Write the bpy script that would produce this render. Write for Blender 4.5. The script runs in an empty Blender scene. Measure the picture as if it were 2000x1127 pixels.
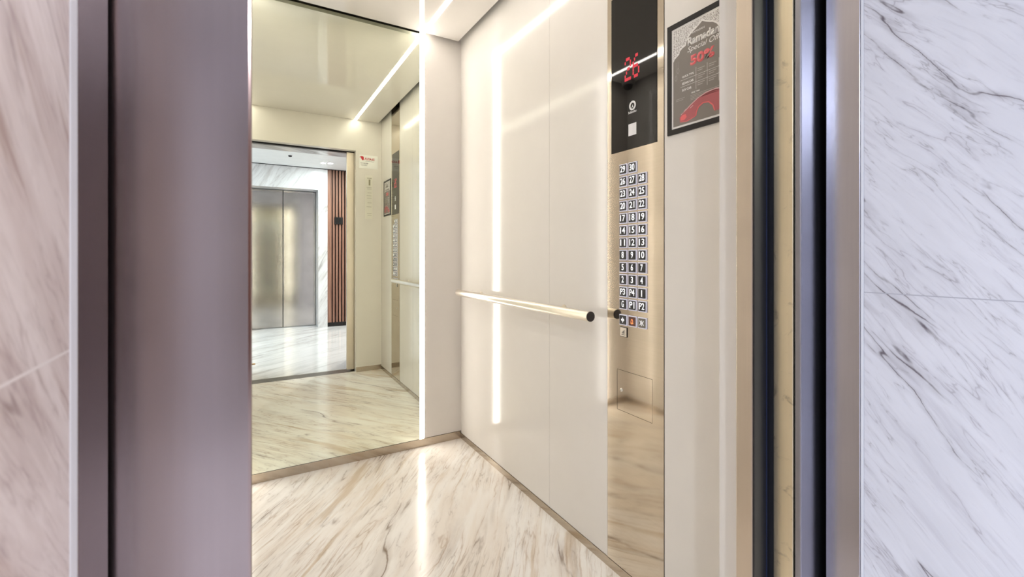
import bpy, bmesh, math, random
from mathutils import Vector, Matrix
random.seed(7)
C = bpy.context.scene.collection
SC = bpy.context.scene
PI = math.pi

# ------------------------------------------------------------------ camera, world, exposure
# X = along the landing (right positive), Y = into the car, Z = up.  Metres.
CAM_H = 1.2051
cam_d = bpy.data.cameras.new('camera')
cam_d.sensor_width = 36
cam_d.lens = 885.94 / 2000 * 36
cam_d.shift_x = -(1009.09 - 1000) / 2000
cam_d.shift_y = (497.42 - 563.5) / 2000
cam_d.clip_start = 0.01
cam_d.dof.use_dof = True
cam_d.dof.focus_distance = 2.4
cam_d.dof.aperture_fstop = 9.0
cam = bpy.data.objects.new('camera', cam_d)
C.objects.link(cam)
cam.location = (0, 0, CAM_H)
cam.rotation_euler = (PI / 2, 0, -math.radians(30.478))
SC.camera = cam

w = bpy.data.worlds.new('world')
SC.world = w
w.use_nodes = True
w.node_tree.nodes['Background'].inputs[0].default_value = (0.6, 0.7, 0.9, 1)
w.node_tree.nodes['Background'].inputs[1].default_value = 0.05
SC.view_settings.view_transform = 'Standard'
SC.view_settings.look = 'None'
SC.view_settings.exposure = 0.14
SC.view_settings.gamma = 1.0
SC.view_settings.use_curve_mapping = False

LED_POWER = 21.0
LED_COL = (1.0, 0.94, 0.865)
DOWN_W = 17.0

# ------------------------------------------------------------------ dimensions
W, D, H = 1.198, 2.7567, 2.586          # car right wall, back wall, ceiling
XLW = -0.289                            # car left wall
G = 0.034                               # shadow gap round the ceiling
XL, XL2 = 0.932, -0.016                 # the LED lines
YF = 0.668                              # inner face of the front wall
LH = 2.63                               # landing ceiling height

# ------------------------------------------------------------------ node helpers
def lin(c):
    return tuple((x / 12.92 if x <= .04045 else ((x + .055) / 1.055) ** 2.4) for x in [v / 255 for v in c])

def new_mat(name):
    m = bpy.data.materials.new(name)
    m.use_nodes = True
    nt = m.node_tree
    b = nt.nodes['Principled BSDF']
    return m, nt, b

def nmath(nt, op, a, b=None, c=None, clamp=False):
    n = nt.nodes.new('ShaderNodeMath'); n.operation = op; n.use_clamp = clamp
    for i, v in enumerate((a, b, c)):
        if v is None: continue
        if isinstance(v, (int, float)): n.inputs[i].default_value = v
        else: nt.links.new(v, n.inputs[i])
    return n.outputs[0]

def objcoord(nt):
    return nt.nodes.new('ShaderNodeTexCoord').outputs['Object']

def dot(nt, v, d):
    n = nt.nodes.new('ShaderNodeVectorMath'); n.operation = 'DOT_PRODUCT'
    nt.links.new(v, n.inputs[0]); n.inputs[1].default_value = d
    return n.outputs['Value']

def comb(nt, x, y, z=0.0):
    n = nt.nodes.new('ShaderNodeCombineXYZ')
    for i, v in enumerate((x, y, z)):
        if isinstance(v, (int, float)): n.inputs[i].default_value = v
        else: nt.links.new(v, n.inputs[i])
    return n.outputs[0]

def noise(nt, vec, scale, detail=3, rough=.55, dist=0.0):
    n = nt.nodes.new('ShaderNodeTexNoise')
    n.inputs['Scale'].default_value = scale; n.inputs['Detail'].default_value = detail
    n.inputs['Roughness'].default_value = rough; n.inputs['Distortion'].default_value = dist
    nt.links.new(vec, n.inputs['Vector'])
    return n.outputs[0]

def remap(nt, v, a, b, c=0.0, d=1.0, smooth=True):
    n = nt.nodes.new('ShaderNodeMapRange')
    n.interpolation_type = 'SMOOTHSTEP' if smooth else 'LINEAR'
    nt.links.new(v, n.inputs[0])
    n.inputs[1].default_value = a; n.inputs[2].default_value = b
    n.inputs[3].default_value = c; n.inputs[4].default_value = d
    return n.outputs[0]

def mix(nt, f, a, b):
    n = nt.nodes.new('ShaderNodeMix'); n.data_type = 'RGBA'
    if isinstance(f, (int, float)): n.inputs[0].default_value = f
    else: nt.links.new(f, n.inputs[0])
    for i, v in ((6, a), (7, b)):
        if isinstance(v, tuple): n.inputs[i].default_value = (*v, 1)
        else: nt.links.new(v, n.inputs[i])
    return n.outputs[2]

def plain(name, col, rough=.5, metal=0.0, emit=None, es=0.0, spec=.5, coat=0.0, var=.03):
    m, nt, b = new_mat(name)
    if var > 0 and emit is None:
        nz = noise(nt, objcoord(nt), 9, 4)
        f = remap(nt, nz, .3, .7, 1 - var, 1 + var, False)
        n = nt.nodes.new('ShaderNodeVectorMath'); n.operation = 'SCALE'
        n.inputs[0].default_value = col; nt.links.new(f, n.inputs['Scale'])
        nt.links.new(n.outputs[0], b.inputs['Base Color'])
    else:
        b.inputs['Base Color'].default_value = (*col, 1)
    b.inputs['Roughness'].default_value = rough
    b.inputs['Metallic'].default_value = metal
    b.inputs['Specular IOR Level'].default_value = spec
    b.inputs['Coat Weight'].default_value = coat
    if emit:
        b.inputs['Emission Color'].default_value = (*emit, 1)
        b.inputs['Emission Strength'].default_value = es
    return m

def brushed(name, col, rough=.25, along=(0, 0, 1), smudge=0.0, scuff=(.1, .08, .06), bump=.02):
    """brushed stainless: fine lines running across `along`, mild blotches"""
    m, nt, b = new_mat(name)
    oc = objcoord(nt)
    mp = nt.nodes.new('ShaderNodeMapping')
    mp.inputs['Scale'].default_value = tuple(110 if a < .5 else 2 for a in along)
    nt.links.new(oc, mp.inputs[0])
    fine = noise(nt, mp.outputs[0], 2.0, 3, .7)
    blot = noise(nt, oc, 4.5, 3, .5)
    f1 = remap(nt, fine, .25, .75, .97, 1.03, False)
    f2 = remap(nt, blot, .3, .7, .94, 1.05, False)
    n = nt.nodes.new('ShaderNodeVectorMath'); n.operation = 'SCALE'
    n.inputs[0].default_value = col
    nt.links.new(nmath(nt, 'MULTIPLY', f1, f2), n.inputs['Scale'])
    base = n.outputs[0]
    if smudge > 0:
        sm = noise(nt, oc, 22, 6, .68, 1.2)
        f = nmath(nt, 'MULTIPLY', remap(nt, sm, .55, .72), smudge)
        base = mix(nt, f, base, scuff)
    nt.links.new(base, b.inputs['Base Color'])
    b.inputs['Metallic'].default_value = 1
    b.inputs['Roughness'].default_value = rough
    return m

def marble(name, U, V, base, base2, band, veins, vs=1.0, rough=.1, bandamt=.5, veinamt=.8, joint=None,
           seed=0.0, warp=.12, fine=.35, width=.018, smear=.3, spec=.5, off=0.0):
    """U = unit vector along the veins, V = unit vector across them (world directions)"""
    m, nt, b = new_mat(name)
    oc = objcoord(nt)
    u = nmath(nt, 'MULTIPLY', nmath(nt, 'SUBTRACT', dot(nt, oc, U), U[0] * off), vs)
    v = nmath(nt, 'MULTIPLY', nmath(nt, 'SUBTRACT', dot(nt, oc, V), V[0] * off), vs)
    p0 = comb(nt, u, v, seed)
    pw = comb(nt, nmath(nt, 'MULTIPLY', u, .55), v, seed + 1)
    w1 = noise(nt, pw, .9, 2, .5)
    w2 = noise(nt, comb(nt, u, nmath(nt, 'MULTIPLY', v, 1.3), seed + 2), 5.0, 5, .65)
    vw = nmath(nt, 'ADD', v, nmath(nt, 'MULTIPLY', nmath(nt, 'SUBTRACT', w1, .5), warp * 4))
    vw = nmath(nt, 'ADD', vw, nmath(nt, 'MULTIPLY', nmath(nt, 'SUBTRACT', w2, .5), warp * .32))
    # broad soft bands
    pb = comb(nt, nmath(nt, 'MULTIPLY', u, .35), nmath(nt, 'MULTIPLY', vw, 1.9), seed + 3)
    nb = noise(nt, pb, 2.2, 4, .6)
    col = mix(nt, remap(nt, nb, .38, .62), base, base2)
    pb2 = comb(nt, nmath(nt, 'MULTIPLY', u, .22), nmath(nt, 'MULTIPLY', vw, 2.6), seed + 9)
    nb2 = noise(nt, pb2, 2.4, 5, .62)
    col = mix(nt, nmath(nt, 'MULTIPLY', remap(nt, nb2, .54, .70), bandamt), col, band)
    # streaky fine grain
    ps = comb(nt, nmath(nt, 'MULTIPLY', u, 1.0), nmath(nt, 'MULTIPLY', vw, 24), seed + 5)
    ns = noise(nt, ps, 1.6, 5, .65)
    mk = remap(nt, noise(nt, comb(nt, nmath(nt, 'MULTIPLY', u, .4), v, seed), 2.6, 4), .44, .60)
    col = mix(nt, nmath(nt, 'MULTIPLY', nmath(nt, 'MULTIPLY', remap(nt, ns, .52, .70), mk), fine), col, veins[0])
    # thin ridged veins
    for k, (sv, wd, am, vc) in enumerate(((2.2, width, 1.0, veins[1]), (5.5, width * 1.5, .7, veins[0]), (11, width * 2.0, .45, veins[1]))):
        pv = comb(nt, nmath(nt, 'MULTIPLY', u, .14), nmath(nt, 'MULTIPLY', vw, 1.0), seed + 11 + k * 7)
        nv = noise(nt, pv, sv, 3, .55, .25)
        rd = nmath(nt, 'ABSOLUTE', nmath(nt, 'SUBTRACT', nv, .5))
        line = nmath(nt, 'SUBTRACT', 1.0, remap(nt, rd, 0.0, wd), clamp=True)
        soft = nmath(nt, 'MULTIPLY', nmath(nt, 'SUBTRACT', 1.0, remap(nt, rd, 0.0, wd * 5), clamp=True), smear)
        line = nmath(nt, 'MAXIMUM', line, soft)
        mk2 = remap(nt, noise(nt, comb(nt, nmath(nt, 'MULTIPLY', u, .33), v, seed + 31 + k), 2.2 + .7 * k, 5, .68), .45, .60)
        col = mix(nt, nmath(nt, 'MULTIPLY', nmath(nt, 'MULTIPLY', line, mk2), am * veinamt), col, vc)
    if joint is not None:
        jz, jc = joint
        z = dot(nt, oc, (0, 0, 1))
        d = nmath(nt, 'ABSOLUTE', nmath(nt, 'SUBTRACT', z, jz))
        col = mix(nt, nmath(nt, 'SUBTRACT', 1.0, remap(nt, d, .0005, .0012), clamp=True), col, jc)
    nt.links.new(col, b.inputs['Base Color'])
    b.inputs['Roughness'].default_value = rough
    b.inputs['Specular IOR Level'].default_value = spec
    return m

# ------------------------------------------------------------------ mesh helpers
class MB:
    def __init__(s): s.bm = bmesh.new()
    def box(s, x0, x1, y0, y1, z0, z1, bev=0.0):
        if x0 > x1: x0, x1 = x1, x0
        if y0 > y1: y0, y1 = y1, y0
        if z0 > z1: z0, z1 = z1, z0
        r = bmesh.ops.create_cube(s.bm, size=1)
        vs = r['verts']
        for v in vs:
            v.co = Vector(((x0 + x1) / 2 + v.co.x * (x1 - x0), (y0 + y1) / 2 + v.co.y * (y1 - y0), (z0 + z1) / 2 + v.co.z * (z1 - z0)))
        if bev > 0:
            es = list({e for v in vs for e in v.link_edges})
            bmesh.ops.bevel(s.bm, geom=es, offset=bev, segments=2, affect='EDGES', profile=.5)
        return s
    def cyl(s, p, axis, r1, L, r2=None, seg=32, bev=0.0):
        """cylinder from p along unit vector axis"""
        ax = Vector(axis).normalized()
        q = Vector((0, 0, 1)).rotation_difference(ax)
        mt = Matrix.Translation(Vector(p) + ax * L / 2) @ q.to_matrix().to_4x4()
        r = bmesh.ops.create_cone(s.bm, cap_ends=True, segments=seg, radius1=r1, radius2=r1 if r2 is None else r2, depth=L, matrix=mt)
        if bev > 0:
            es = list({e for v in r['verts'] for e in v.link_edges if len(e.link_faces) == 2 and any(len(f.verts) > 4 for f in e.link_faces)})
            bmesh.ops.bevel(s.bm, geom=es, offset=bev, segments=2, affect='EDGES')
        return s
    def lathe(s, prof, center, axis=(0, 0, 1), seg=40):
        ax = Vector(axis).normalized()
        q = Vector((0, 0, 1)).rotation_difference(ax).to_matrix()
        rings = []
        for (r, z) in prof:
            if r < 1e-6:
                rings.append([s.bm.verts.new(Vector(center) + q @ Vector((0, 0, z)))])
            else:
                rings.append([s.bm.verts.new(Vector(center) + q @ Vector((r * math.cos(2 * PI * i / seg), r * math.sin(2 * PI * i / seg), z))) for i in range(seg)])
        for a, b in zip(rings, rings[1:]):
            for i in range(seg):
                j = (i + 1) % seg
                if len(a) == 1 and len(b) == 1: continue
                if len(a) == 1: s.bm.faces.new((a[0], b[i], b[j]))
                elif len(b) == 1: s.bm.faces.new((a[i], b[0], a[j]))
                else: s.bm.faces.new((a[i], b[i], b[j], a[j]))
        bmesh.ops.recalc_face_normals(s.bm, faces=s.bm.faces)
        return s
    def prism(s, pts, fr, t=.0006, lift=0.0):
        """polygon pts (u, v) on the plane frame fr=(origin, right, up), thickness t along the normal"""
        o, R, Uu = fr; N = R.cross(Uu)
        lo = [s.bm.verts.new(o + R * a + Uu * b + N * lift) for a, b in pts]
        hi = [s.bm.verts.new(o + R * a + Uu * b + N * (lift + t)) for a, b in pts]
        n = len(pts)
        s.bm.faces.new(hi); s.bm.faces.new(lo[::-1])
        for i in range(n):
            s.bm.faces.new((lo[i], lo[(i + 1) % n], hi[(i + 1) % n], hi[i]))
        return s
    def rect(s, a0, a1, b0, b1, fr, t=.0006, lift=0.0):
        return s.prism([(a0, b0), (a1, b0), (a1, b1), (a0, b1)], fr, t, lift)
    def stroke(s, pts, wd, fr, t=.0006, lift=0.0):
        for (a, b), (c, d) in zip(pts, pts[1:]):
            L = math.hypot(c - a, d - b)
            if L < 1e-7: continue
            nx, ny = -(d - b) / L * wd / 2, (c - a) / L * wd / 2
            s.prism([(a - nx, b - ny), (c - nx, d - ny), (c + nx, d + ny), (a + nx, b + ny)], fr, t, lift)
        return s
    def build(s, name, mat, parent=None, smooth=False):
        bmesh.ops.recalc_face_normals(s.bm, faces=s.bm.faces)
        me = bpy.data.meshes.new(name)
        s.bm.to_mesh(me); s.bm.free()
        if smooth:
            me.polygons.foreach_set('use_smooth', [True] * len(me.polygons))
            try: me.set_sharp_from_angle(angle=math.radians(35))
            except Exception: pass
        me.materials.append(mat)
        o = bpy.data.objects.new(name, me)
        C.objects.link(o)
        if parent is not None:
            o.parent = parent
            o.matrix_parent_inverse = parent.matrix_basis.inverted()
        return o

def thing(name, label, cat, loc, group=None):
    o = bpy.data.objects.new(name, None); C.objects.link(o)
    o.empty_display_size = .1
    o.location = loc
    o['label'] = label; o['category'] = cat
    if group: o['group'] = group
    return o

def tag(o, label, cat, group=None):
    o['label'] = label; o['category'] = cat
    if group: o['group'] = group
    return o

def struct(name, mb, mat, parent=None, label=None, smooth=False):
    o = mb.build(name, mat, parent, smooth)
    o['kind'] = 'structure'
    if label and parent is None: o['label'] = label
    return o

def text_into(mb, s, fr, box, t=.0005, lift=0.0, bold=.0, keep=False, slant=0.0, sp=1.0):
    """lettering fitted into box (a0, a1, b0, b1) on plane fr"""
    cu = bpy.data.curves.new('lettering', 'FONT')
    cu.body = s; cu.size = 1; cu.offset = bold; cu.extrude = 0; cu.resolution_u = 3
    cu.space_character = sp
    ob = bpy.data.objects.new('lettering', cu)
    C.objects.link(ob)
    dg = bpy.context.evaluated_depsgraph_get()
    me = bpy.data.meshes.new_from_object(ob.evaluated_get(dg))
    bpy.data.objects.remove(ob)
    if not me.vertices: return mb
    xs = [v.co.x for v in me.vertices]; ys = [v.co.y for v in me.vertices]
    x0, x1, y0, y1 = min(xs), max(xs), min(ys), max(ys)
    a0, a1, b0, b1 = box
    sx = (a1 - a0) / max(x1 - x0, 1e-5); sy = (b1 - b0) / max(y1 - y0, 1e-5)
    ox = a0
    if keep:
        k = min(sx, sy); ox = (a0 + a1) / 2 - (x1 - x0) * k / 2
        sx = k if sx > k * 1.0 else sx
        sy = k if sy > k else sy
    o, R, Uu = fr; N = R.cross(Uu)
    tb = bmesh.new(); tb.from_mesh(me)
    bmesh.ops.remove_doubles(tb, verts=tb.verts, dist=1e-5)
    r = bmesh.ops.extrude_face_region(tb, geom=tb.faces[:])
    top = {e for e in r['geom'] if isinstance(e, bmesh.types.BMVert)}
    for v in tb.verts:
        x = ox + (v.co.x - x0) * sx; y = b0 + (v.co.y - y0) * sy
        x += slant * (y - b0)
        z = lift + (t if v in top else 0)
        v.co = o + R * x + Uu * y + N * z
    tm = bpy.data.meshes.new('lettering'); tb.to_mesh(tm); tb.free()
    mb.bm.from_mesh(tm)
    bpy.data.meshes.remove(tm); bpy.data.meshes.remove(me)
    return mb

def V3(*a): return Vector(a)
def side_frame(y, z, x=W):   # on the car's right wall, seen from inside: right = -Y
    return (V3(x, y, z), V3(0, -1, 0), V3(0, 0, 1))
def front_frame(x, z, y=YF):  # on the car's front wall, seen from inside: right = -X
    return (V3(x, y, z), V3(-1, 0, 0), V3(0, 0, 1))

# ------------------------------------------------------------------ materials
lacquer = plain('white_lacquer', (.80, .77, .725), .115, spec=.36, var=.01)
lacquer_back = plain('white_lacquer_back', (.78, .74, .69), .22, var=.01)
ceil_m = plain('ceiling_gloss', (.80, .765, .72), .055, var=.01)
dark_void = plain('dark_void', (.02, .018, .016), .7)
rubber_and_gap_black = plain('rubber_and_gap_black', (.012, .012, .016), .35)  # black for rubber and for shade painted into gaps
black_metal = plain('black_metal', (.012, .010, .010), .4, spec=.3)
navy = plain('navy_rubber', (.02, .028, .07), .4)
cop_steel = brushed('panel_steel', (.64, .57, .47), .075, (0, 1, 0), bump=.012)
kick_steel = brushed('skirting_steel', (.50, .43, .35), .22, (0, 1, 0))
frame_steel = brushed('frame_steel', (.32, .262, .262), .20, (0, 0, 1), bump=.02)  # left copy, its dim reflection put into a darker colour
frame_steel_r = brushed('frame_steel_right', (.52, .50, .555), .22, (0, 0, 1), bump=.02)  # right copy of the frame steel, reflected light put into a paler, bluer colour
door_steel = brushed('door_steel', (.84, .74, .54), .28, (0, 0, 1), smudge=.55, scuff=(.30, .26, .18))
cardoor_steel = brushed('car_door_steel', (.66, .58, .49), .27, (0, 0, 1))
far_steel = brushed('far_door_steel', (.50, .47, .46), .13, (0, 0, 1), bump=.01)
sill_al = brushed('sill_aluminium', (.55, .52, .48), .3, (1, 0, 0))
rail_steel = brushed('rail_steel', (.82, .77, .68), .3, (0, 1, 0), bump=.01)
face_steel_r = brushed('frame_face_right', (.34, .34, .385), .27, (0, 0, 1))  # darker right copy, colour holds down a lamp's reflection
white_trim = plain('white_trim', (.78, .79, .84), .35)
led_m = plain('led_line', (1, 1, 1), .5, emit=LED_COL, es=LED_POWER)
mirror_m = plain('mirror_silver', (.89, .925, .79), .0, 1.0, var=0)
glass_black = plain('black_glass', (.003, .0026, .0026), .03, spec=.5, var=0)
btn_black = plain('button_black', (.018, .018, .020), .22, var=0)
btn_white = plain('button_white', (.9, .9, .92), .4, emit=(.95, .95, 1), es=.55)
btn_ring = plain('button_ring', (.62, .61, .68), .25, emit=(.80, .80, 1), es=.22)
btn_grey = plain('button_grey', (.16, .145, .12), .3, var=0)
orange_lit = plain('bell_orange', (.9, .3, .1), .4, emit=(1, .32, .10), es=1.0)
red_lit = plain('display_red', (.5, .01, .03), .4, emit=(1, .015, .07), es=.26)
mark_white = plain('mark_white', (.75, .75, .76), .5)
soft_white = plain('reader_white', (.80, .80, .82), .5)
paper_white = plain('paper_white', (.83, .81, .79), .55)
poster_bg = plain('poster_grey', (.21, .185, .165), .4)
poster_red = plain('poster_red', (.78, .14, .15), .4)
poster_dkred = plain('poster_dark_red', (.42, .10, .11), .4)
poster_pink = plain('poster_pink', (.72, .45, .46), .4)
poster_dim = plain('poster_dim', (.42, .385, .35), .5)
ink_red = plain('ink_red', (.55, .02, .03), .5)
ink_dark = plain('ink_dark', (.10, .09, .08), .5)
ink_pale = plain('ink_pale', (.50, .47, .38), .5)
land_ceil = plain('landing_plaster', (.86, .87, .88), .5)
car_off = plain('lamp_white', (.85, .85, .87), .4)
down_m = plain('downlight_glow', (1, 1, 1), .5, emit=(.88, .94, 1.0), es=30)

def rotv(a):
    a = math.radians(a); return math.cos(a), math.sin(a)
c, s = rotv(54)
floor_m = marble('floor_marble', (c, s, 0), (-s, c, 0), lin((250, 247, 242)), lin((243, 236, 227)),
                 lin((214, 196, 172)), (lin((186, 162, 138)), lin((130, 108, 88))), vs=2.0, rough=.17, seed=1.3, spec=.4,
                 bandamt=.9, veinamt=.85, fine=.6, width=.012, warp=.10, smear=.3)
c, s = rotv(-37)
lfloor_m = marble('landing_floor_marble', (c, s, 0), (-s, c, 0), lin((236, 236, 240)), lin((228, 228, 232)),
                  lin((170, 165, 165)), (lin((180, 175, 172)), lin((120, 112, 108))), vs=1.0, rough=.08, seed=5.3,
                  bandamt=.55, veinamt=.6, fine=.25, warp=.05)
c, s = rotv(-48)
lmarb_m = marble('left_marble', (c, c, s), (-s, -s, c), off=-.0936, base=lin((236, 225, 221)), base2=lin((222, 208, 203)),
                 band=lin((188, 166, 156)), veins=(lin((180, 160, 155)), lin((148, 126, 120))), vs=7.0, rough=.2, seed=2.1,
                 bandamt=.95, veinamt=.75, fine=.5, width=.02, warp=.06, joint=(1.1475, lin((238, 230, 226))))
c, s = rotv(50)
rmarb_m = marble('right_marble', (c, c, s), (-s, -s, c), off=.976, base=lin((226, 226, 234)), base2=lin((220, 220, 228)),
                 band=lin((196, 194, 204)), veins=(lin((170, 166, 176)), lin((112, 104, 112))), vs=5.0, rough=.2, seed=8.4,
                 bandamt=.45, veinamt=1.0, fine=.22, width=.008, warp=.10, joint=(1.136, lin((178, 178, 190))), smear=.28)
c, s = rotv(58)
wmarb_m = marble('wall_marble', (c, c, s), (-s, -s, c), lin((228, 228, 232)), lin((220, 220, 224)),
                 lin((176, 170, 166)), (lin((160, 154, 150)), lin((120, 112, 108))), vs=1.5, rough=.15, seed=4.7,
                 bandamt=.6, veinamt=.6, fine=.4, warp=.06)

m, nt, b = new_mat('slat_wood')
oc = objcoord(nt); mp = nt.nodes.new('ShaderNodeMapping'); mp.inputs['Scale'].default_value = (30, 30, 1.2)
nt.links.new(oc, mp.inputs[0])
g = noise(nt, mp.outputs[0], 2, 5, .6)
nt.links.new(mix(nt, remap(nt, g, .3, .7), (.19, .085, .060), (.33, .17, .12)), b.inputs['Base Color'])
b.inputs['Roughness'].default_value = .45
wood_m = m
wood_dark = plain('slat_backing', (.035, .018, .013), .7)

# ------------------------------------------------------------------ lift car shell
T = .03
mb = MB().box(XLW - .02, W + .02, .632, D + .02, -.04, 0)
struct('floor', mb, floor_m)
mb = MB().box(XLW + G, W - G, YF + .003, D - G, H, H + .02)
struct('ceiling', mb, ceil_m)
mb = MB().box(XLW - .04, W + .04, .60, D + .04, H + .202, H + .25)
struct('ceiling', mb, plain('gap_grey', (.16, .15, .12), .6))
# right wall: lacquered panels, hairline seam, the operating panel fills the slot between them
ZS = .035
mb = MB()
mb.box(W, W + .018, YF - .04, 1.0585, ZS, H + .2)
mb.box(W, W + .018, 1.3405, 1.7352, ZS, H + .2)
mb.box(W, W + .018, 1.7368, D, ZS, H + .2)
struct('wall_right', mb, lacquer)
struct('wall_right', MB().box(W + .0195, W + .04, YF - .04, D + .04, -.03, H + .22), dark_void)
mb = MB()
mb.box(XLW - .018, XLW, YF - .04, 1.7352, ZS, H + .2)
mb.box(XLW - .018, XLW, 1.7368, D, ZS, H + .2)
struct('wall_left', mb, lacquer)
struct('wall_left', MB().box(XLW - .04, XLW - .0195, YF - .04, D + .04, -.03, H + .22), dark_void)
mb = MB()
mb.box(XL + .016, W, D, D + .018, .05, H + .2)
mb.box(XLW, XL2 - .016, D, D + .018, .05, H + .2)
struct('wall_back', mb, lacquer_back)
struct('wall_back', MB().box(XLW - .02, W + .019, D + .019, D + .04, -.03, H + .22), dark_void)
# skirting
struct('baseboard_right', MB().box(W - .0035, W + .018, YF, D - .004, 0, ZS - .0015, .0008), kick_steel)
struct('baseboard_left', MB().box(XLW - .018, XLW + .0035, YF, D - .004, 0, ZS - .0015, .0008), kick_steel)
struct('baseboard_back', MB().box(XLW + .004, W - .004, D - .004, D + .018, 0, .0485, .0008), kick_steel)
# front wall: right return, left return, header
mb = MB()
mb.box(.9385, W - .001, .592, YF, .0, H + .2)
mb.box(XLW + .001, -.0295, .592, YF, .0, H + .2)
mb.box(-.0295, .9385, .592, YF, 2.273, H + .2)
struct('wall_front', mb, lacquer_back)
struct('baseboard_front', MB().box(.9395, W - .004, YF, YF + .0035, 0, .05, .0008), kick_steel)
struct('baseboard_front', MB().box(XLW + .004, -.0305, YF, YF + .0035, 0, .05, .0008), kick_steel)

# car doors (slid back into their pockets, leading edges left showing)
def car_door(x0, x1, edge, lab):
    t = bpy.data.objects.new('door_1' if edge > .5 else 'door_2', None); C.objects.link(t)
    t.location = (edge, .56, 0); t['kind'] = 'structure'; t['label'] = lab
    MB().box(x0, x1, .541, .5775, .012, 2.268, .0025).build('door_panel', cardoor_steel, t)
    e = .006 if edge > .5 else -.006
    k = 1 if e > 0 else -1
    MB().box(edge + k * .0006, edge + k * .040, .5375, .5408, .02, 2.26).build('seal_and_gap_shade', rubber_and_gap_black, t)  # rubber edge, widened in black to paint the dark gap beside it
    MB().box(edge + k * .0405, edge + k * .0420, .5365, .5408, .02, 2.26).build('seal_lip', navy, t)
    MB().box(edge + k * .0425, edge + k * .085, .5385, .5408, .02, 2.26).build('gap_shade_strip', rubber_and_gap_black, t)  # black strip painting the shade of the gap over the door face
    return t
dr = car_door(.8646, 1.36, .8646, 'right car door panel of brushed steel pushed back in its pocket')
dl = car_door(-.495, .0008, .0008, 'left car door panel of brushed steel pushed back in its pocket')
MB().cyl((.0009, .560, .172), (1, 0, 0), .008, .045, seg=20, bev=.0015).build('buffer_peg', brushed('peg_brass', (.55, .38, .24), .3), dl)

# landing doors
def landing_door(x0, x1, n, lab):
    o = MB().box(x0, x1, .4865, .525, .012, 2.268, .0015).build(n, door_steel)
    o['kind'] = 'structure'; o['label'] = lab
    return o
landing_door(.9086, 1.38, 'door_3', 'right landing door panel of scuffed brushed steel behind the frame')
landing_door(-.471, .0004, 'door_4', 'left landing door panel of brushed steel behind the frame')
# black strips behind the landing doors, painting the shade of the gap
MB().box(.911, .935, .5255, .5385, .012, 2.26).build('trim_9', rubber_and_gap_black)['kind'] = 'structure'
MB().box(-.027, -.003, .5255, .5385, .012, 2.26).build('trim_10', rubber_and_gap_black)['kind'] = 'structure'
# headers over the doors
struct('trim_11', MB().box(-.47, 1.38, .541, .588, 2.279, 2.75), black_metal)
struct('trim_12', MB().box(-.47, 1.38, .486, .532, 2.272, 2.75), black_metal)

# sills
def sill(n, y0, y1):
    mb = MB()
    mb.box(-.45, 1.36, y0, y1, -.04, -.008)
    k = 4; wd = (y1 - y0) / (2 * k - 1)
    for i in range(k):
        mb.box(-.45, 1.36, y0 + 2 * i * wd, y0 + (2 * i + 1) * wd, -.008, -.0005)
    struct(n, mb, sill_al)
sill('trim_13', .478, .530)
sill('trim_14', .541, .628)

# ------------------------------------------------------------------ landing door frame
XR, XLF = .976, -.0936
YM = .372                                   # marble stops
mb = MB()                                    # left jamb: lining, recess, face
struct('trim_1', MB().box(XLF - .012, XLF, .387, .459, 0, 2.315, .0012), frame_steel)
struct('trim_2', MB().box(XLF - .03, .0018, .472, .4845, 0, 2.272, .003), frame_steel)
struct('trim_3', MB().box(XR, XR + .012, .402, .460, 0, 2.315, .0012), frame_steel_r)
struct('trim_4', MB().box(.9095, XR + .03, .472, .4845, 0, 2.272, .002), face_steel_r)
struct('trim_5', MB().box(XLF - .012, XR + .012, .396, .459, 2.318, 2.33, .001), frame_steel)
struct('trim_6', MB().box(XLF - .03, XR + .03, .472, .4845, 2.274, 2.36, .001), frame_steel)
struct('trim_7', MB().box(XLF - .01, XLF + .0004, .3725, .3865, 0, 2.315, .001), white_trim)
struct('trim_8', MB().box(XR - .0004, XR + .01, .3965, .4015, 0, 2.315, .001), white_trim)

# ------------------------------------------------------------------ landing walls
YW = .05
def mwall(n, mb, mat, lab=None): return struct(n, mb, mat)
mwall('wall_near_left', MB().box(-.40, XLF, YW, .372, 0, LH), lmarb_m)
mwall('wall_near_right', MB().box(XR, 1.30, YW, .396, 0, LH), rmarb_m)
mb = MB()
mb.box(-4.0, -.40, YW, .372, 0, LH); mb.box(1.30, 5.2, YW, .396, 0, LH)
mb.box(XLF, XR, YW, .392, 2.318, LH)
mwall('wall_near', mb, wmarb_m)
struct('wall_shaft_left', MB().box(-.60, XLF - .013, .39, .4645, 0, 2.7), dark_void)
struct('wall_shaft_right', MB().box(XR + .013, 1.50, .405, .4645, 0, 2.7), dark_void)
struct('wall_shaft_header', MB().box(XLF - .01, XR + .012, .40, .4645, 2.335, 2.7), dark_void)
mb = MB().box(-4.0, 5.2, -3.2, .476, -.04, 0)
struct('floor', mb, lfloor_m)
struct('ceiling', MB().box(-4.0, 5.2, -2.585, YW, LH, LH + .05), land_ceil)
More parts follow.
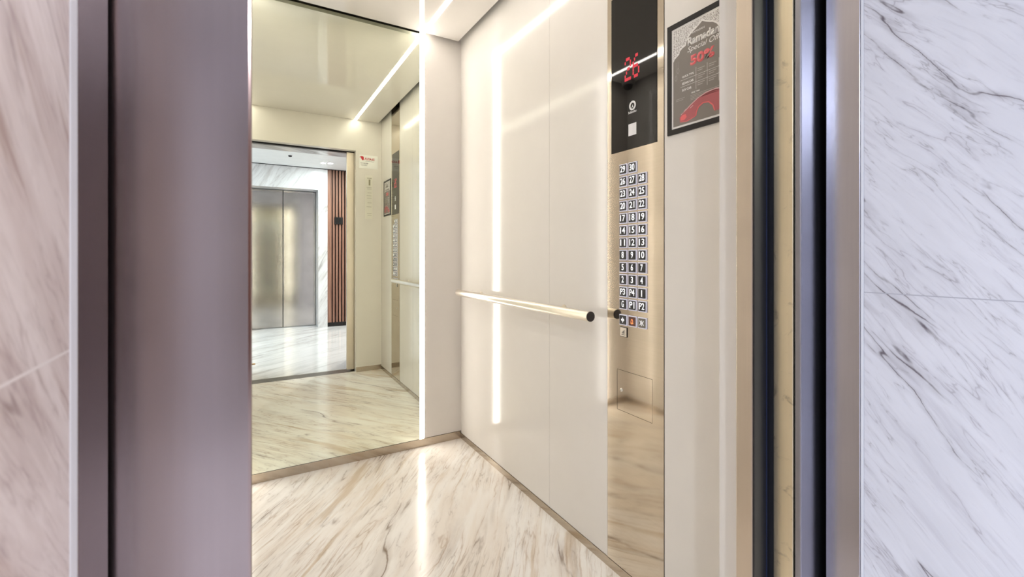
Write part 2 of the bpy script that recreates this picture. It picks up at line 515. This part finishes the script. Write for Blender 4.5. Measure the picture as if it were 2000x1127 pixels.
# opposite wall with its own recessed lift entrance
FX0, FX1, FY = -.10, .975, -2.60
mb = MB()
mb.box(-4.0, FX0, -3.0, FY, 0, LH + .05)
mb.box(FX1, 1.118, -3.0, FY, 0, LH + .05)
mb.box(FX0, FX1, -3.0, FY, 2.275, LH + .05)
mb.box(1.118, 5.2, -3.0, -2.66, 0, LH + .05)
mwall('wall_opposite', mb, wmarb_m)
t = bpy.data.objects.new('door_5', None); C.objects.link(t); t.location = (.475, -2.92, 0)
t['kind'] = 'structure'; t['label'] = 'closed pair of brushed steel lift doors across the landing, seen in the mirror'
MB().box(FX0 + .001, .4695, -2.95, -2.915, .006, 2.268, .002).build('door_panel', far_steel, t)
MB().box(.4805, FX1 - .006, -2.95, -2.915, .006, 2.268, .002).build('door_panel', far_steel, t)
MB().box(FX0 + .001, FX1 - .001, -2.99, -2.975, .001, 2.274).build('seam_shade_sheet', rubber_and_gap_black, t)  # black sheet added behind the panels to paint their seam dark
struct('trim_15', MB().box(-3.999, 1.1175, FY + .0005, FY + .007, LH - .009, LH - .0005), rubber_and_gap_black)  # these two black strips paint the shadow gap under the landing ceiling
struct('trim_16', MB().box(1.1185, 5.19, -2.611, -2.604, LH - .009, LH - .0005), rubber_and_gap_black)
struct('wall_end_left', MB().box(-4.1, -4.0, -3.0, YW, 0, LH), wmarb_m)
struct('wall_end_right', MB().box(5.2, 5.3, -3.0, YW, 0, LH), wmarb_m)

# slatted timber panel
t = thing('slatted_wall_panel', 'brown vertical slatted timber panel beside the lift doors across the landing', 'wall panel', (3.1, -2.655, 0))
MB().box(1.119, 5.19, -2.6595, -2.648, .07, LH - .003).build('backing_board', wood_dark, t)
mb = MB(); x = 1.12; k = 0
while x < 5.15:
    wd = .062 if k == 0 else .030
    mb.box(x, x + wd, -2.648, -2.612, .07, LH - .004, .002)
    x += wd + .020; k += 1
mb.build('slats', wood_m, t)
MB().box(1.119, 5.19, -2.6595, -2.62, .0, .0695).build('plinth', black_metal, t)
# hall indicator
t = thing('hall_indicator', 'small black square call display mounted on the brown timber slats', 'lift indicator', (1.29, -2.60, 1.77))
MB().box(1.225, 1.36, -2.6115, -2.59, 1.715, 1.835, .003).build('housing', black_metal, t)
MB().box(1.235, 1.35, -2.5898, -2.588, 1.725, 1.825).build('screen', glass_black, t)

# landing downlights and detector
def downlight(x, y, lab, power=DOWN_W, col=(.80, .90, 1.0), grp=None, lamp=True):
    t = thing('ceiling_downlight', lab, 'ceiling light', (x, y, LH), grp)
    mb = MB(); mb.lathe([(.036, 0), (.036, -.004), (.046, -.004), (.048, 0)], (x, y, LH - .0002)); mb.build('trim_ring', car_off, t, True)
    mb = MB(); mb.cyl((x, y, LH - .003), (0, 0, 1), .035, .0025); mb.build('lens', down_m, t)
    ld = bpy.data.lights.new('lamp', 'AREA'); ld.shape = 'DISK'; ld.size = .07; ld.energy = power; ld.color = col
    lo = bpy.data.objects.new('lamp', ld); C.objects.link(lo); lo.location = (x, y, LH - .006)
    lo.parent = t; lo.matrix_parent_inverse = t.matrix_basis.inverted()
COOL, NEUT = (.78, .88, 1.0), (1.0, .94, .93)
downlight(.985, -2.07, 'left of the paired downlights in the landing ceiling seen in mirror', 6)
downlight(1.085, -2.05, 'right of the paired downlights in the landing ceiling seen in mirror', 6)
for x, y, cl, pw in ((-1.0, -1.35, COOL, 33), (-2.4, -1.35, COOL, 44), (-3.4, -1.6, COOL, 22), (1.9, -1.35, NEUT, 40), (3.6, -1.35, NEUT, 46)):  # unseen downlights added to light the landing cool on the left, warmer on the right
    downlight(x, y, 'unseen downlight added farther along the landing ceiling for its light', pw, cl, 'added landing downlights')
t = thing('smoke_detector', 'small dark detector on the landing ceiling seen through the mirror', 'detector', (.5, -1.75, LH))
MB().lathe([(.0, -.022), (.018, -.020), (.024, -.012), (.026, 0)], (.5, -1.75, LH)).build('housing', black_metal, t, True)
MB().cyl((.5, -1.75, LH - .003), (0, 0, 1), .034, .003).build('mounting_ring', car_off, t)

# ------------------------------------------------------------------ LED lines
def led(lab, *bx):
    t = thing('led_strip_light', lab, 'light', ((bx[0] + bx[1]) / 2, (bx[2] + bx[3]) / 2, (bx[4] + bx[5]) / 2))
    MB().box(*bx).build('diffuser', led_m, t)
    return t
hw = .0125
led('bright vertical white light line on back wall right of mirror', XL - hw, XL + hw, D - .0015, D + .016, .051, H + .08)
led('vertical white light line on back wall at left edge of mirror', XL2 - hw, XL2 + hw, D - .0015, D + .016, .051, H + .08)
led('straight white light line in car ceiling running from the right vertical line', XL - hw, XL + hw, YF + .004, D - G + .002, H - .002, H - .0003)
led('straight white light line in car ceiling on the left side', XL2 - hw, XL2 + hw, YF + .004, D - G + .002, H - .002, H - .0003)

# ------------------------------------------------------------------ mirror
tag(MB().box(XL2 + hw + .001, XL - hw - .001, D - .001, D + .005, .0500, H + .19).build('wall_mirror', mirror_m),
    'tall frameless mirror covering the back wall of the lift car', 'mirror')

# ------------------------------------------------------------------ handrail
RX, RZ, RR = W - .070, .967, .0198
t = thing('handrail', 'round brushed steel handrail with dark end cap on the white side wall', 'handrail', (W, 2.03, RZ))
MB().cyl((RX, 1.359, RZ), (0, 1, 0), RR, 2.640 - 1.359, seg=48).build('tube', rail_steel, t, True)
mb = MB().cyl((RX, 1.355, RZ), (0, 1, 0), RR * .99, .0038, seg=48, bev=.0008)
o = mb.build('end_cap', plain('cap_dark', (.035, .028, .024), .5), t, True); o['label'] = 'dark brown end cap'
MB().cyl((RX, 2.6402, RZ), (0, 1, 0), RR * .99, .0038, seg=48, bev=.0008).build('end_cap', rail_steel, t, True)
for y in (1.62, 2.45):
    MB().cyl((RX + RR * .8, y, RZ), (1, 0, 0), .007, W - RX - RR * .8 - .0035, seg=20).build('bracket', rail_steel, t, True)
    MB().cyl((W - .0035, y, RZ), (1, 0, 0), .018, .0033, seg=28).build('bracket_flange', rail_steel, t, True)

# ------------------------------------------------------------------ operating panel
PY0, PY1 = 1.061, 1.338
cop = thing('car_operating_panel', 'tall brushed steel lift control panel with floor buttons and black display', 'control panel', (W, 1.2, ZS))
HY0, HY1, HZ0, HZ1 = 1.112, 1.284, .6235, .7735
gp = .0012
mb = MB()
XP0, XP1 = W - .0012, W + .017
mb.box(XP0, XP1, PY0, HY0 - gp, ZS, H + .19)
mb.box(XP0, XP1, HY1 + gp, PY1, ZS, H + .19)
mb.box(XP0, XP1, HY0 - gp, HY1 + gp, ZS, HZ0 - gp)
mb.box(XP0, XP1, HY0 - gp, HY1 + gp, HZ1 + gp, H + .19)
mb.build('faceplate', cop_steel, cop)
h = MB().box(XP0, XP0 + .010, HY0, HY1, HZ0, HZ1, .0004).build('hatch', cop_steel, cop)
MB().box(XP0 + .0105, XP1, HY0 - gp, HY1 + gp, HZ0 - gp, HZ1 + gp).build('hatch_recess', dark_void, cop)
mb = MB().lathe([(.0, .003), (.0045, .003), (.0065, .0022), (.0068, 0)], (XP0, 1.261, .7005), (-1, 0, 0), 28)
lk = mb.build('lock', plain('lock_chrome', (.75, .75, .73), .15, 1), h, True)
mb = MB().rect(-.0007, .0007, -.0028, .0028, side_frame(1.261, .7005, XP0 - .0031), .0003)
mb.build('keyhole', dark_void, h)
# black glass
DY0, DY1, DZ0, DZ1 = 1.0895, 1.3145, 1.590, 2.178
gl = MB().box(XP0 - .0018, XP0 - .0001, DY0, DY1, DZ0, DZ1, .0003).build('display_glass', glass_black, cop)
GX = XP0 - .0019
M5 = {'2': ["01110", "10001", "00001", "00110", "01000", "10000", "11111"],
      '6': ["00110", "01000", "10000", "11110", "10001", "10001", "01110"]}
mb = MB(); fr = side_frame(1.243, 1.843, GX)
for k, ch in enumerate('26'):
    for r, row in enumerate(M5[ch]):
        for q, bit in enumerate(row):
            if bit == '1':
                a = k * .0405 + q * .0066; bb = (6 - r) * .0122
                mb.rect(a, a + .0062, bb, bb + .0112, fr, .0003)
o = mb.build('floor_number', red_lit, gl); o['label'] = 'glowing red number 26'
# emblem ring with lettering
mb = MB(); fr = side_frame(1.203, 1.7455, GX); n = 36
def ring(mb, fr, cx, cy, rx, ry, ix, iy, icx=0, icy=0, n=36, t=.0004):
    for i in range(n):
        a, b2 = 2 * PI * i / n, 2 * PI * (i + 1) / n
        mb.prism([(cx + icx + ix * math.cos(a), cy + icy + iy * math.sin(a)), (cx + rx * math.cos(a), cy + ry * math.sin(a)),
                  (cx + rx * math.cos(b2), cy + ry * math.sin(b2)), (cx + icx + ix * math.cos(b2), cy + icy + iy * math.sin(b2))], fr, t)
ring(mb, fr, 0, 0, .0165, .0170, .0098, .0105, 0, -.0005)
mb.prism([(-.0052, -.009), (0, .0035), (.0052, -.009), (.0, -.0055)], fr, .0004)
mb.build('emblem', mark_white, gl)
mb = MB(); text_into(mb, 'Schindler', side_frame(1.203, 1.7185, GX), (-.021, .021, 0, .0088), .0003, bold=.02)
mb.build('lettering', mark_white, gl)
MB().rect(-.0195, .0195, -.0215, .0215, side_frame(1.2035, 1.6595, GX), .0005).build('reader_patch', soft_white, gl)

# floor buttons: three columns
cols = (1.2490, 1.2018, 1.1545)
rows = [['29', '30', None], ['26', '27', '28'], ['23', '24', '25'], ['20', '21', '22'], ['17', '18', '19'], ['14', '15', '16'],
        ['11', '12', '13'], ['8', '9', '10'], ['5', '6', '7'], ['2', '3', '4'], ['P3', 'P4', '1'], ['G', 'P1', 'P2']]
bw, bh = .0180, .0170
def button(y, z, txt, face=btn_black, glyph=None, gm=btn_white):
    b = MB().box(XP0 - .0042, XP0 - .0001, y - bw - .0016, y + bw + .0016, z - bh - .0028, z + bh + .0028, .0006).build('button', btn_ring, cop)
    MB().box(XP0 - .0062, XP0 - .0040, y - bw + .0012, y + bw - .0012, z - bh + .0006, z + bh - .0006, .0008).build('key_face', face, b)
    fr = side_frame(y, z, XP0 - .0062)
    mb = MB()
    if txt:
        hh = .0118; ww = .0056 if len(txt) == 1 else .0124
        if txt == '1': ww = .0021
        text_into(mb, txt, fr, (-ww, ww, -hh + .001, hh + .001), .0003, bold=.015)
    elif glyph == 'open':
        mb.rect(-.0007, .0007, -.010, .010, fr, .0003)
        mb.prism([(-.0022, -.006), (-.0022, .006), (-.0085, 0)], fr, .0003); mb.prism([(.0022, -.006), (.0085, 0), (.0022, .006)], fr, .0003)
    elif glyph == 'close':
        mb.rect(-.0008, .0008, -.0095, .0095, fr, .0003)
        mb.stroke([(-.009, .008), (-.003, 0), (-.009, -.008)], .0020, fr, .0003); mb.stroke([(.009, .008), (.003, 0), (.009, -.008)], .0020, fr, .0003)
    elif glyph == 'bell':
        mb.stroke([(-.0045, -.006), (-.004, .003), (-.002, .007), (.002, .007), (.004, .003), (.0045, -.006), (-.0045, -.006)], .0018, fr, .0003)
        mb.rect(-.007, .007, -.0075, -.0058, fr, .0003); mb.rect(-.0012, .0012, -.0105, -.008, fr, .0003)
    mb.build('numeral' if txt else 'symbol', gm, b)
    return b
for r, row in enumerate(rows):
    for q, txt in enumerate(row):
        if txt: button(cols[q], 1.521 - r * .04536, txt)
button(cols[0], .9635, None, glyph='open')
o = button(cols[1], .9635, None, face=plain('button_brown', (.10, .03, .018), .3, var=0), glyph='bell', gm=orange_lit); o['label'] = 'alarm button with glowing orange bell'
o = button(cols[2], .9635, None, face=btn_grey, glyph='close'); o['label'] = 'greyish door-close button'
kb = MB().box(XP0 - .0025, XP0 - .0001, cols[0] - .0185, cols[0] + .0185, .9185 - .0185, .9185 + .0185, .0008).build('key_plate', black_metal, cop)
MB().box(XP0 - .0034, XP0 - .0024, cols[0] - .0165, cols[0] + .0165, .9185 - .0165, .9185 + .0165, .0004).build('plate_face', plain('plate_silver', (.62, .57, .50), .35, .8), kb)
mb = MB(); fr = side_frame(cols[0], .9185, XP0 - .0035)
mb.rect(-.009, .009, -.011, -.009, fr, .0003); mb.rect(-.006, -.003, -.006, .000, fr, .0003); mb.rect(-.001, .002, -.006, .004, fr, .0003); mb.rect(.004, .0065, -.006, .008, fr, .0003)
mb.build('symbol', ink_dark, kb)

# ------------------------------------------------------------------ framed poster
QY1, QY0, QZ0, QZ1 = 1.0425, .776, 1.5975, 1.9565
ps = thing('framed_poster', 'black framed promotional poster with red 50% and car beside control panel', 'poster', (W, .91, QZ0))
fw = .0165
mb = MB()
mb.box(W - .006, W - .0002, QY0, QY1, QZ0, QZ0 + fw, .0006); mb.box(W - .006, W - .0002, QY0, QY1, QZ1 - fw, QZ1, .0006)
mb.box(W - .006, W - .0002, QY0, QY0 + fw, QZ0 + fw, QZ1 - fw, .0006); mb.box(W - .006, W - .0002, QY1 - fw, QY1, QZ0 + fw, QZ1 - fw, .0006)
mb.build('frame', black_metal, ps)
sh = MB().box(W - .0030, W - .0002, QY0 + fw, QY1 - fw, QZ0 + fw, QZ1 - fw).build('sheet', paper_white, ps)
SX = W - .0031
PW, PH = QY1 - QY0 - 2 * fw, QZ1 - QZ0 - 2 * fw      # .2335 x .326
fr = side_frame(QY1 - fw, QZ0 + fw, SX)
bd = .007
MB().rect(bd, PW - bd, bd, PH - bd, fr, .0003).build('printed_field', poster_bg, sh)
L1 = .0004
# ornamental arch border: white outline curve with a lattice above it
mid = PW / 2
archL = [(bd, .218), (.012, .226), (.022, .232), (.030, .236), (.034, .246), (.044, .252), (.056, .255), (.060, .268), (.068, .279), (.080, .288), (.092, .293), (.105, .300), (mid, .3075)]
arch = archL + [(2 * mid - a, b) for a, b in archL[-2::-1]]
mb = MB()
for (a, b), (c2, d2) in zip(arch, arch[1:]):
    mb.prism([(a, b), (c2, d2), (c2, PH - bd), (a, PH - bd)], fr, .0002, L1)
mb.build('arch_spandrel', paper_white, sh)
mb = MB(); random.seed(3)
def arch_y(x):
    for (a, b), (c2, d2) in zip(arch, arch[1:]):
        if a <= x <= c2: return b + (d2 - b) * (x - a) / max(c2 - a, 1e-6)
    return 1
gx = bd + .003
while gx < PW - bd - .003:
    gy = .215
    while gy < PH - bd - .002:
        jx, jy = gx + random.uniform(-.0008, .0008), gy + random.uniform(-.0008, .0008)
        if jy > arch_y(jx) + .006:
            r0 = random.uniform(.0010, .0019)
            mb.prism([(jx - r0, jy), (jx, jy - r0 * 1.3), (jx + r0, jy), (jx, jy + r0 * 1.3)], fr, .0002, L1 + .0002)
        gy += .0046
    gx += .0042
mb.build('lattice', poster_bg, sh)
mb = MB()
text_into(mb, 'RAMADAN', fr, (.080, .125, .283, .289), .0002, L1)
text_into(mb, 'Ramadan', fr, (.063, .176, .250, .276), .0002, L1, bold=.045)
text_into(mb, 'Special Offer', fr, (.060, .192, .225, .247), .0002, L1, slant=.35)
mb.build('headline', paper_white, sh)
mb = MB(); text_into(mb, '50%', fr, (.073, .160, .184, .217), .0002, L1, bold=.05); mb.build('discount_figure', poster_red, sh)
mb = MB()
for tx, zz in (('QUICK TYPE', .155), ('SEDAN CAR', .134), ('SUV CAR', .113)):
    text_into(mb, tx, fr, (.042, .086 if tx != 'SUV CAR' else .078, zz, zz + .0075), .0002, L1, bold=.03)
for zz in (.149, .128): mb.rect(.036, PW - .03, zz, zz + .0008, fr, .0002, L1)
for xx in (.094, .134, .174): mb.rect(xx, xx + .0009, .106, .174, fr, .0002, L1)
text_into(mb, 'FREE TIME', fr, (.078, .108, .096, .101), .0002, L1, bold=.02)
mb.build('price_table', paper_white, sh)
mb = MB()
for xx in (.100, .140, .179):
    for i, zz in enumerate((.165, .159, .142, .136, .121, .115)):
        mb.rect(xx, xx + (.026 if i % 2 == 0 else .018), zz, zz + .0026, fr, .0002, L1)
for i in range(4): mb.rect(.074, PW - .04 - i * .008, .090 - i * .0045, .0915 - i * .0045, fr, .0002, L1)
for i in range(2): mb.rect(.018, .052 - i * .006, .092 - i * .005, .0935 - i * .005, fr, .0002, L1)
mb.build('small_print', poster_dim, sh)
for xx, zz in ((.018, .160), (.026, .182)):         # hanging lanterns
    mb = MB()
    mb.rect(xx - .0004, xx + .0004, zz + .012, .215, fr, .0002, L1)
    mb.stroke([(xx - .004, zz), (xx - .003, zz + .008), (xx, zz + .013), (xx + .003, zz + .008), (xx + .004, zz), (xx, zz - .006), (xx - .004, zz)], .0012, fr, .0002, L1)
    mb.build('printed_lantern', poster_dim, sh)
# plain sports car
body = [(.034, .018), (.032, .030), (.038, .040), (.056, .050), (.075, .062), (.100, .075), (.130, .084), (.165, .086), (.195, .078), (PW - bd - .001, .068),
        (PW - bd - .001, .022), (.160, .020), (.153, .040), (.140, .052), (.120, .055), (.103, .047), (.094, .030), (.092, .022), (.060, .014)]
MB().prism(body, fr, .0002, L1).build('printed_car', poster_dkred, sh)
mb = MB()
mb.prism([(.036, .022), (.036, .032), (.044, .038), (.056, .038), (.060, .028), (.050, .020)], fr, .0002, L1 + .0002)
mb.stroke([(.094, .022), (.096, .034), (.104, .048), (.121, .056), (.140, .053), (.154, .040), (.160, .022)], .0035, fr, .0002, L1 + .0002)
mb.stroke([(.034, .018), (.060, .014), (.092, .022)], .002, fr, .0002, L1 + .0002)
mb.build('car_highlight', poster_red, sh)
mb = MB()
mb.stroke([(.038, .040), (.056, .050), (.075, .062), (.100, .075), (.130, .084), (.165, .086), (.195, .078)], .0028, fr, .0002, L1 + .0004)
mb.stroke([(.044, .043), (.052, .050), (.058, .054)], .0018, fr, .0002, L1 + .0004)
mb.stroke([(.072, .052), (.084, .058)], .0020, fr, .0002, L1 + .0004)
mb.build('car_outline', poster_pink, sh)

# ------------------------------------------------------------------ stickers on the front return (seen in the mirror)
t = thing('company_sticker', 'white sticker with red emblem and lettering beside the car door opening', 'sticker', (1.065, YF, 2.10))
ss = MB().box(.970, 1.158, YF + .0002, YF + .0010, 2.098, 2.236).build('sheet', plain('sticker_white', (.88, .87, .85), .4), t)
fr = front_frame(0, 0, YF + .0011)      # a = -x
mb = MB()
mb.prism([(-1.018, 2.190), (-1.016, 2.216), (-1.006, 2.222), (-.990, 2.221), (-.976, 2.214), (-.974, 2.206), (-.986, 2.211), (-.990, 2.200), (-1.000, 2.182), (-1.010, 2.180)], fr, .0002)
mb.build('emblem', ink_red, ss)
mb = MB()
text_into(mb, 'DI-AOUA', fr, (-1.124, -1.024, 2.184, 2.210), .0002, bold=.03)
mb.build('red_lettering', ink_red, ss)
mb = MB()
text_into(mb, '600 535 353', fr, (-1.060, -.985, 2.146, 2.156), .0002, bold=.02)
mb.build('phone_number', ink_dark, ss)
for bx in ((-1.055, -.985, 2.136, 2.138), (-1.050, -.990, 2.126, 2.128), (-1.12, -1.03, 2.172, 2.174)):
    MB().rect(*bx, fr, .0002).build('text_line', ink_dark, ss)
t = thing('notice_strip', 'faint transparent notice strip with pale lettering below the white sticker', 'notice', (1.068, YF, 1.6))
ss = MB().box(1.030, 1.105, YF + .0002, YF + .0006, 1.575, 2.03).build('film', plain('film_cream', (.78, .75, .67), .3), t)
fr = front_frame(0, 0, YF + .0007)
mb = MB()
mb.prism([(-1.083, 1.925), (-1.083, 1.985), (-1.066, 1.985), (-1.066, 1.925)], fr, .0002)
text_into(mb, 'EN 81', fr, (-1.095, -1.05, 1.992, 2.005), .0002, bold=.02)
mb.build('pictogram', plain('ink_olive', (.34, .31, .20), .5), ss)
mb = MB()
for i, zz in enumerate((1.90, 1.885, 1.845, 1.815, 1.790, 1.742, 1.70, 1.63, 1.612)):
    MB().rect(-1.095, -1.045 - .004 * (i % 3), zz, zz + .005, fr, .0002).build('text_line', ink_pale, ss)

# ------------------------------------------------------------------ dome camera at the back-left of the ceiling
cx_, cy_ = -.205, 2.662
t = thing('security_dome_camera', 'dark dome camera under the car ceiling, reflected in the black display glass', 'camera', (cx_, cy_, H))
MB().lathe([(.0, -.0005), (.050, -.0005), (.052, -.010), (.048, -.030), (.040, -.034), (0, -.034)], (cx_, cy_, H)).build('housing', plain('cam_grey', (.30, .28, .27), .4), t, True)
MB().lathe([(.036, -.0345), (.035, -.048), (.026, -.062), (.013, -.069), (0, -.071)], (cx_, cy_, H)).build('dome', glass_black, t, True)
